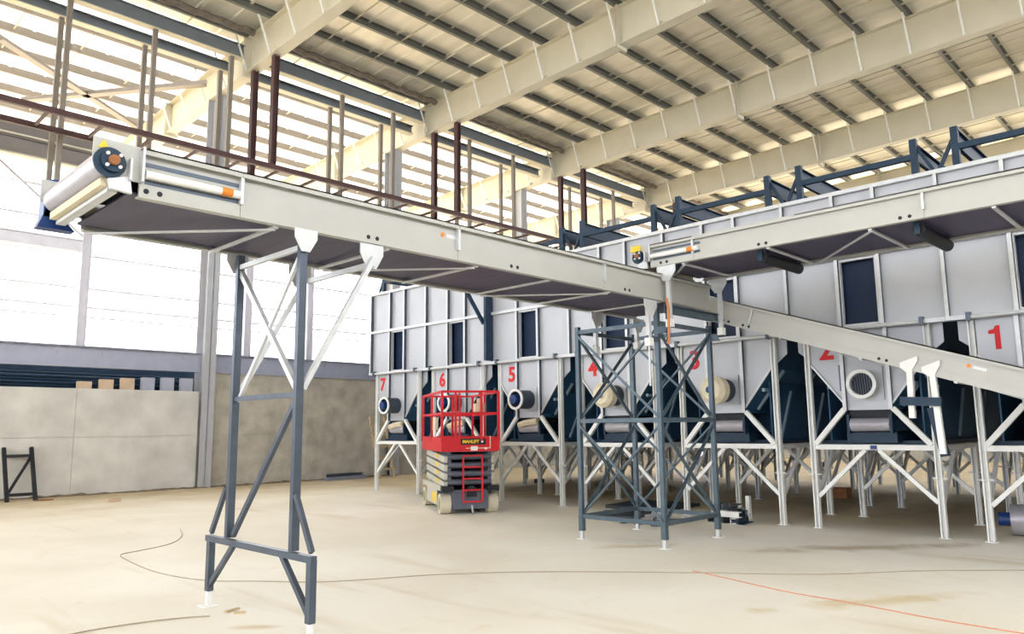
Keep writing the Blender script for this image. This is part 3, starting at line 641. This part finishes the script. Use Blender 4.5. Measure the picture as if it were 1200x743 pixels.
for o in [o for o in bpy.data.objects if o.parent is None and o.name.startswith('storage_bin')]:
    n = 7-int(round((17.5-BW/2-o.location.y)/PITCH))
    u = {7: 0.28, 6: 0.38, 5: 0.42, 4: 0.36, 3: 0.34, 2: 0.36, 1: 0.33}[n]
    if n == 1:
        b = B(); b.plate([(-0.008, ly(u+q), 2.85+z) for q, z in ((0.0, -0.17), (0.07, -0.17), (0.07, 0.17), (0.02, 0.17), (-0.01, 0.12), (-0.075, 0.105), (-0.075, 0.055), (0.0, 0.055))], (-0.003, 0, 0)); part('number', b, 'numred', o)
    else: text('number', str(n), 0.47, 'numred', o, axes((0, -1, 0), (0, 0, 1), (-1, 0, 0), (-0.008, ly(u), 2.85)), 0.014, 0.003)
    # duct
    yc, zc, rad, ln = ly(BW/2-0.02), 2.27, 0.215, 0.40
    if n == 1: continue
    b = B(); b.box(-0.03, 0.0, yc-0.27, yc+0.27, zc-0.25, zc+0.27); dp = part('duct_plate', b, 'panel', o)
    b = B(); nr = 10
    if n == 2: ln = 0.16
    for k in range(nr):
        x0 = -0.03-ln*k/nr; b.ring((x0, yc, zc), (x0-ln/nr*0.5, yc, zc), rad*0.97, rad*0.8, 24); b.ring((x0-ln/nr*0.5, yc, zc), (x0-ln/nr, yc, zc), rad*0.92, rad*0.8, 24)
    part('duct', b, 'galv' if n == 2 else 'steel', o, True)
    b = B(); b.ring((-0.03-ln, yc, zc), (-0.06-ln, yc, zc), rad*1.06, rad*0.82, 28); fl = part('duct_flange', b, 'white', o, True)
    if n == 2:
        b = B(); b.cyl((-0.05, yc, zc), (-0.10, yc, zc), rad*0.82, 24); part('duct_core', b, 'black', o)
        for k in range(9):
            yy = yc-0.15+k*0.0375; hh = math.sqrt(max(0.0, (rad*0.8)**2-(yy-yc)**2))
            b = B(); b.bar((-0.12, yy, zc-hh), (-0.12, yy+0.02, zc+hh), 0.012, 0.012); part('grille_bar', b, 'steel', o)
        b = B(); b.box(-0.045, -0.038, yc-0.16, yc+0.06, 2.86, 2.93); part('black_marks', b, 'panel', o)
        b = B(); b.box(-0.004, -0.001, ly(CL-0.06)-0.022, ly(CL-0.06)+0.022, 2.18, 2.60); part('dark_label', b, 'steel', o)
        b = B(); b.box(-0.04, -0.036, ly(1.0)-0.05, ly(1.0)+0.05, ZB-0.03, ZB+0.03); part('blue_sticker', b, 'blue', o)
    elif n in (5, 6, 7):
        b = B(); b.cyl((-0.25, yc, zc), (-0.33, yc, zc), rad*0.82, 20); part('duct_core', b, 'navy', o)
        b = B(); b.cyl((-0.33, yc, zc), (-0.52, yc, zc), rad*0.45, 16); part('fan_motor', b, 'blue', o, True)
    else:
        b = B(); b.cyl((-0.06-ln, yc, zc), (-0.13-ln, yc, zc), rad*1.12, 24, rad*0.8); b.cyl((-0.30, yc, zc), (-0.06-ln, yc, zc), rad*1.15, 24); part('plastic_wrap', b, 'wrap', o, True)
        b = B(); b.cyl((-0.13-ln, yc, zc), (-0.20-ln, yc, zc), rad*0.28, 12); part('fan_motor', b, 'blue' if n == 3 else 'drum', o)
    if n in (5, 6, 7):
        b = B(); b.tube([(-0.06, ly(CL+0.08), 1.70), (-0.07, ly(0.85), 1.74), (-0.06, ly(1.08), 1.77), (-0.05, ly(CR-0.06), 1.79)], 0.075, 8); part('bundle', b, 'beige', o, True)

# blue steel gantry along the bin tops
ga = root('blue_gantry', (XB+0.2, 9.9, ZTop), 'dark blue steel gantry of posts, rails and channels along the bin tops', 'gantry')
for j in range(-1, 7):
    yc = 17.5-PITCH*j-BW-GAP
    for s in ((-1,) if j < 0 else (-1, 1)):
        y = yc+s*0.29; X = XB+0.16
        pb('post', (X, y, ZTop+0.037), (X, y, 6.08 if s > 0 else 6.12), 0.10, 0.09, 'navy', 'rect', ga)
        pb('brace', (X+0.03, y-s*0.02, 5.98), (X+0.03, yc+s*0.04, ZTop+0.10), 0.05, 0.05, 'navy', 'rect', ga)
        b = B()
        b.bar((X-0.02, y+s*0.03, 5.92), (X+2.6, y+s*0.03, 5.92), 0.06, 0.30, 'C', t=0.012); part('channel', b, 'navy', ga)
    yn2 = yc-0.29; ye = yc-PITCH+0.29
    pb('rail', (XB+0.16, yn2, 5.80), (XB+0.16, ye, 5.80), 0.07, 0.09, 'navy', 'rect', ga)
    pb('base_rail', (XB+0.22, yc+0.4, ZTop+0.07), (XB+0.22, yc-PITCH+0.4, ZTop+0.07), 0.10, 0.06, 'navy', 'rect', ga)
wb = root('wall_bracket', (XB-0.1, 12.85, ZL), 'dark blue post and sloping strut on the bin front between numbers 6 and 5', 'bracket')
pb('strut', (11.62, 12.95, 4.92), (XB-0.2, 12.95, 4.10), 0.07, 0.07, 'navy', 'rect', wb)
pb('strut', (11.62, 12.95, 4.92), (XB-0.2, 12.95, 4.92), 0.06, 0.06, 'navy', 'rect', wb)
pb('post', (XB-0.16, 12.85, ZL+0.05), (XB-0.16, 12.85, ZTop), 0.08, 0.20, 'navy', 'rect', wb)

# ------------------------------------------------------------------ scissor lift
LM = Matrix.Translation((10.78, 12.19, 0)) @ Matrix.Rotation(math.radians(-30), 4, 'Z')
sl = root('scissor_lift', label='red and grey scissor lift parked in front of bin 6', cat='scissor lift', matrix=LM)
def lp(nm, m, f, par=None, rnd=False):
    b = B(); f(b); return part(nm, b, m, par or sl, rnd)
lp('chassis', 'liftgrey', lambda b: (b.box(-0.36, 0.36, -1.12, 1.12, 0.12, 0.46), b.box(-0.56, 0.56, -0.62, 0.62, 0.18, 0.46)))
for s in (-1, 1):
    lp('side_cover', 'arm', lambda b: (b.box(s*0.50, s*0.57, -1.18, 1.18, 0.44, 0.54), b.box(s*0.54, s*0.565, -0.62, 0.62, 0.14, 0.44)))
    lp('yellow_label', 'yellow', lambda b: b.box(s*0.565, s*0.569, -0.52, -0.05, 0.18, 0.38))
    lp('corner_block', 'black', lambda b: b.box(s*0.34, s*0.57, -1.22, -1.0, 0.44, 0.54))
    for y in (-0.93, 0.93):
        w = lp('wheel', 'tyre', lambda b: b.cyl((s*0.37, y, 0.195), (s*0.575, y, 0.195), 0.195, 24), None, True)
        lp('hub', 'hub', lambda b: b.cyl((s*0.57, y, 0.195), (s*0.583, y, 0.195), 0.12, 16), w, True)
for k in range(4):
    z = 0.60+k*0.165
    for s in (-1, 1):
        for q, (xx, dz) in enumerate(((0.47, 0.05), (0.40, -0.05))):
            lp('scissor_arm', 'arm' if q == 0 else 'liftgrey', lambda b: b.bar((s*xx, -1.08, z-dz), (s*xx, 1.08, z+dz), 0.06, 0.12))
        lp('arm_label', 'yellow', lambda b: b.box(s*0.501, s*0.505, -0.40, -0.12, z-0.03, z+0.045))
    for y in (-1.05, 1.05, 0.0):
        lp('pivot_tube', 'liftgrey', lambda b: b.cyl((-0.44, y, z), (0.44, y, z), 0.055, 12), None, True)
lp('platform_floor', 'liftgrey', lambda b: b.box(-0.55, 0.55, -1.16, 1.16, 1.19, 1.25))
for s in (-1, 1):
    lp('toe_board', 'red', lambda b: b.box(s*0.56, s*0.585, -1.2, 1.2, 1.20, 1.48))
    lp('toe_board', 'red', lambda b: b.box(-0.56, 0.56, s*1.175, s*1.2, 1.20, 1.48))
def rail(p, q, r=0.022): lp('rail', 'red', lambda b: b.bar(p, q, 2*r, 2*r))
for z in (1.94, 2.37):
    for s in (-1, 1):
        rail((s*0.57, -1.19, z), (s*0.57, 1.19, z)); rail((-0.57, s*1.19, z), (0.57, s*1.19, z))
for s in (-1, 1):
    for y in (-1.19, 0.0, 1.19): lp('guard_post', 'red', lambda b: b.bar((s*0.57, y, 1.4), (s*0.57, y, 2.37), 0.045, 0.045))
for xx in (-0.30, 0.22): lp('gate_post', 'red', lambda b: b.bar((xx, -1.19, 1.4), (xx, -1.19, 2.37), 0.045, 0.045))
lp('gate_post', 'red', lambda b: b.bar((-0.22, -1.19, 1.4), (-0.22, -1.19, 2.37), 0.035, 0.035))
for xx in (0.1,): lp('guard_post', 'red', lambda b: b.bar((xx, 1.19, 1.4), (xx, 1.19, 2.37), 0.045, 0.045))
lp('gate_trim', 'wrap', lambda b: (b.box(-0.1, 0.40, -1.206, -1.2, 1.255, 1.27), b.box(0.385, 0.40, -1.206, -1.2, 1.27, 1.5)))
lp('label_plate', 'black', lambda b: b.box(-0.20, 0.30, -1.206, -1.2, 1.33, 1.45))
text('lettering', 'MANLIFT', 0.082, 'yellow', sl, axes((1, 0, 0), (0, 0, 1), (0, -1, 0), (0.0, -1.208, 1.388)), 0.004, 0.001)
lp('white_label', 'white', lambda b: (b.box(0.0, 0.14, -1.207, -1.2, 1.215, 1.30), b.box(0.28, 0.33, -1.207, -1.2, 1.235, 1.275), b.box(0.21, 0.25, -1.208, -1.2, 1.37, 1.41)))
lp('manual_box', 'beige', lambda b: b.box(-0.56, -0.50, -0.35, 0.12, 1.62, 1.88))
lp('box_post', 'white', lambda b: b.box(-0.55, -0.51, -0.20, -0.10, 1.40, 1.62))
lp('control_box', 'beige', lambda b: (b.box(0.10, 0.30, -1.15, -0.98, 1.97, 2.14), b.box(0.16, 0.22, -1.1, -1.04, 2.14, 2.24)))
ld = lp('ladder', 'red', lambda b: [b.bar((xx, -1.24, 0.24), (xx, -1.24, 1.12), 0.03, 0.03) for xx in (-0.16, 0.22)])
for z in (0.24, 0.46, 0.68, 0.90, 1.12): lp('rung', 'red', lambda b: b.bar((-0.16, -1.24, z), (0.22, -1.24, z), 0.028, 0.028), ld)
lp('front_plate', 'liftgrey', lambda b: b.box(-0.33, 0.36, -1.16, -1.12, 0.10, 0.40))
lp('drive_pump', 'black', lambda b: (b.cyl((0.02, -1.22, 0.45), (0.02, -1.10, 0.45), 0.09, 14), b.box(-0.08, 0.12, -1.20, -1.1, 0.33, 0.42)), None, True)
lp('tow_hitch', 'galv', lambda b: b.bar((0.03, -1.16, 0.16), (0.03, -1.24, 0.03), 0.03, 0.03))

# ------------------------------------------------------------------ loose things
fr = root('leaning_frame', (5.07, 21.9, 0), 'small black welded steel frame leaning on the pale concrete wall', 'frame')
for X in (4.77, 5.37): pb('post', (X, 21.75, 0.0), (X, 22.5, 1.28), 0.085, 0.085, 'black', 'rect', fr)
for z in (0.16, 1.08):
    t = z/1.28; pb('cross_bar', (4.77, 21.75+0.75*t, z), (5.37, 21.75+0.75*t, z), 0.075, 0.075, 'black', 'rect', fr)
pb('diagonal', (4.80, 21.86, 0.2), (5.34, 22.36, 1.04), 0.05, 0.05, 'black', 'rect', fr)
b = B(); b.box(6.38, 6.66, 19.70, 19.86, 0, 0.09); tag(part('timber_offcut', b, 'card'), 'pale timber offcut lying on the floor before the concrete wall', 'timber')
b = B(); b.box(5.3, 5.7, 21.5, 21.58, 0, 0.03); tag(part('rusty_strip', b, 'rust'), 'rusty steel strip lying beside the black frame', 'metal strip')
# stack of cartons on the wall ledge, pipes stored behind
for k in range(7):
    X = 6.55+k*0.55; b = B(); hh = [0.22, 0.30, 0.36, 0.40, 0.42, 0.42, 0.34][k] * 0.9
    b.box(X-0.17, X+0.17, YW-0.06, YW+0.11, 2.821, 2.821+hh)
    if X+0.17 < 9.6: tag(part('carton', b, 'card' if k < 3 else 'ledger'), ['small brown carton', 'brown carton', 'tall brown carton', 'grey box next to the cartons', 'grey box farther along', 'grey box by the column', 'box'][k]+' on top of the concrete wall', 'carton', 'cartons on the wall top')
for k in range(6):
    b = B(); b.cyl((-3.5, YW+0.44+0.06*(k % 2), 2.90+0.085*k), (9.8, YW+0.44+0.06*(k % 2), 2.80+0.085*k), 0.038, 10)
    tag(part('steel_pipe', b, 'navy', None, True), 'long dark steel pipe stored behind the low concrete wall', 'pipe', 'pipes stored behind the wall')
pr = root('pipe_rack', (3.0, YW+0.5, 0), 'dark sheet backed rack holding the stored pipes', 'rack')
b = B(); b.box(-3.6, 9.9, YW+0.58, YW+0.61, 2.3, 3.50); part('back_sheet', b, 'navy', pr)
for X in (-3, 0, 3, 6, 9):
    pb('rack_post', (X, YW+0.68, 0), (X, YW+0.68, 3.4), 0.1, 0.1, 'navy', 'rect', pr)
    pb('rack_arm', (X, YW+0.38, 2.74), (X, YW+0.63, 2.74), 0.05, 0.05, 'white', 'rect', pr)
# steel profiles lying by the brown concrete wall
for k in range(4):
    b = B(); b.bar((13.6+0.15*k, 21.9+0.10*k, 0.06+0.10*(k % 2)), (15.3-0.1*k, 22.0+0.10*k, 0.06+0.10*(k % 2)), 0.12, 0.10, 'C', t=0.02)
    tag(part('steel_profile', b, 'steel' if k % 2 else 'ledger'), 'short dark steel channel lying along the foot of the brown concrete wall', 'steel channel', 'channels by the brown wall')
lad = root('timber_ladder', (16.0, 21.7, 0), 'rough timber ladder leaning on the wall column beside bin 7', 'ladder')
for X in (15.55, 16.15): pb('stile', (X, 21.6, 0), (X, 22.25, 2.1), 0.07, 0.06, 'wood', 'rect', lad)
for k in range(5):
    z = 0.3+0.38*k; pb('rung', (15.45, 21.58+0.31*z, z), (16.3, 21.58+0.31*z, z), 0.05, 0.06, 'wood', 'rect', lad)
# scrap by the tower and sheets under the bins
def sheet(name, x, y, sx, sy, rz, z, m, label, h=0.03, group=None):
    b = B(); c, s = math.cos(rz), math.sin(rz)
    b.plate([(x+c*u-s*v, y+s*u+c*v, z) for u, v in ((-sx, -sy), (sx, -sy), (sx*0.9, sy), (-sx*0.85, sy*0.8))], (0, 0, h))
    return tag(part(name, b, m), label, 'sheet', group)
sheet('dark_sheet', 13.4, 9.25, 0.80, 0.75, 0.05, 0.002, 'sheet', 'largest black sheet lying flat under bin 4 behind the tower', 0.06)
sheet('dark_sheet', 13.0, 9.05, 0.42, 0.35, -0.2, 0.064, 'navy', 'dark blue sheet lying over the black sheet under bin 4', 0.03)
sheet('dark_sheet', 13.6, 9.6, 0.40, 0.12, 0.3, 0.064, 'steel', 'narrow grey sheet lying over the black sheet under bin 4', 0.03)
sheet('dark_sheet', 11.75, 8.75, 0.5, 0.45, 0.3, 0.002, 'sheet', 'black sheet lying on the floor between tower and bin 4', 0.05)
heap = [(0.05, 0.15, 12.20, 6.45+0.15*q, 0.5-0.04*q) for q in range(5)] + [(0.155, 1.45, 12.05+0.16*q, 6.72, 0.55-0.06*q) for q in range(4)] + [(0.26, 0.2, 12.22, 6.62+0.16*q, 0.36) for q in range(3)]
for k, (z, a, X, Y, L) in enumerate(heap):
    b = B(); m = ['navy', 'galv', 'sheet', 'steel', 'navy', 'white', 'sheet'][k % 7]
    b.bar((X-math.cos(a)*L/2, Y-math.sin(a)*L/2, z), (X+math.cos(a)*L/2, Y+math.sin(a)*L/2, z), 0.10, 0.095, 'C' if k % 2 else 'L', t=0.014)
    tag(part('steel_offcut', b, m), 'short steel offcut in the scrap heap beside the lattice tower', 'offcut', 'offcuts in the scrap heap')
for k in range(9):
    a = 0.9*math.sin(k*1.7); L = 0.28+0.05*(k % 3); X = 11.0+0.42*(k % 3); Y = 8.05-0.33*(k//3)
    b = B(); z = 0.04
    b.bar((X-math.cos(a)*L/2, Y-math.sin(a)*L/2, z), (X+math.cos(a)*L/2, Y+math.sin(a)*L/2, z), 0.08, 0.07, 'C', t=0.012)
    if k == 1: continue
    tag(part('steel_offcut', b, ['navy', 'steel', 'galv'][k % 3]), 'short steel offcut scattered on the floor behind the tower', 'offcut', 'offcuts scattered behind the tower')
b = B(); p = onz(878, 608); b.bar((p.x, p.y, 0), (p.x, p.y, 0.40), 0.07, 0.07); tag(part('stub_post', b, 'white'), 'short white stub post standing in the scrap heap', 'post')
p = onz(985, 583); b = B(); b.box(p.x-0.15, p.x+0.15, p.y-0.2, p.y+0.2, 0, 0.22); tag(part('brown_box', b, 'rust'), 'rust brown box on the floor under bin 2', 'box')
p = onz(632, 566); b = B(); b.box(p.x-0.12, p.x+0.12, p.y-0.1, p.y+0.1, 0, 0.12); tag(part('black_block', b, 'black'), 'small black block on the sand under bin 5', 'block')
dm = root('drum_motor', (13.45, 2.8, 0), 'grey drum roller with blue motor on the floor under bin 1', 'drum')
b = B(); b.cyl((13.40, 2.82, 0.23), (13.5, 2.2, 0.23), 0.225, 24); part('drum', b, 'drum', dm, True)
b = B(); b.cyl((13.37, 2.98, 0.23), (13.40, 2.82, 0.23), 0.10, 16); part('motor', b, 'blue', dm, True)
# cords on the floor
def cord(px, r, m, nm, label, cat='cord'):
    P = [onz(x, y, r) for x, y in px]; out = []
    for i in range(len(P)-1):
        a = P[max(i-1, 0)]; b_ = P[i]; c = P[i+1]; d = P[min(i+2, len(P)-1)]
        for k in range(8):
            t = k/8; out.append(0.5*((2*b_)+(c-a)*t+(2*a-5*b_+4*c-d)*t*t+(3*b_-a-3*c+d)*t**3))
    out.append(P[-1]); b = B(); b.tube(out, r, 6); return tag(part(nm, b, m, None, True), label, cat)
cord([(211, 620), (213, 628), (200, 637), (165, 645), (142, 650), (150, 657), (185, 671), (240, 680), (300, 681), (370, 682), (430, 679), (520, 673), (640, 670), (800, 671), (960, 673), (1080, 669), (1230, 668)], 0.0055, 'cord', 'power_cord', 'thin brown cord looping past the trestle and across the floor')
cord([(60, 748), (110, 738), (170, 729), (215, 724), (246, 722)], 0.0065, 'cord', 'power_cord', 'thin brown cord ending at the white trestle foot')
cord([(812, 669), (840, 675), (920, 693), (1000, 707), (1100, 726), (1210, 744)], 0.0055, 'redcord', 'red_cord', 'thin red cord stretched over the floor beyond the tower')

# dirt swept into a low ridge at the foot of the long wall
b = B(); prev = None; rr = random.Random(3)
for k in range(150):
    X = -4+0.14*k; w = 0.10+0.16*rr.random(); h = 0.02+0.07*rr.random()*rr.random()
    row = [b.bm.verts.new((X, YW-0.13, h)), b.bm.verts.new((X, YW-0.16-w*0.5, h*0.7)), b.bm.verts.new((X, YW-0.2-w, 0.003))]
    if prev:
        for q in range(2): b.bm.faces.new((prev[q], prev[q+1], row[q+1], row[q]))
    prev = row
M['dirt'] = mat('dirt', (0.30, 0.23, 0.16), 0.9, 0, 0.45, 6, 0.6, 30)
tag(part('dirt_ridge', b, 'dirt', None, True), 'loose brown dirt swept along the foot of the concrete wall', 'dirt', kind='stuff')

for (px, rz, L) in (((272, 716), 0.3, 0.16), ((281, 719), -0.5, 0.10)):
    p = onz(*px); b = B(); b.bar((p.x-math.cos(rz)*L/2, p.y-math.sin(rz)*L/2, 0.008), (p.x+math.cos(rz)*L/2, p.y+math.sin(rz)*L/2, 0.008), 0.035, 0.016)
    tag(part('timber_chip', b, 'wood'), 'longer thin timber chip lying beside the trestle foot' if L > 0.12 else 'shorter thin timber chip lying beside the trestle foot', 'timber chip')
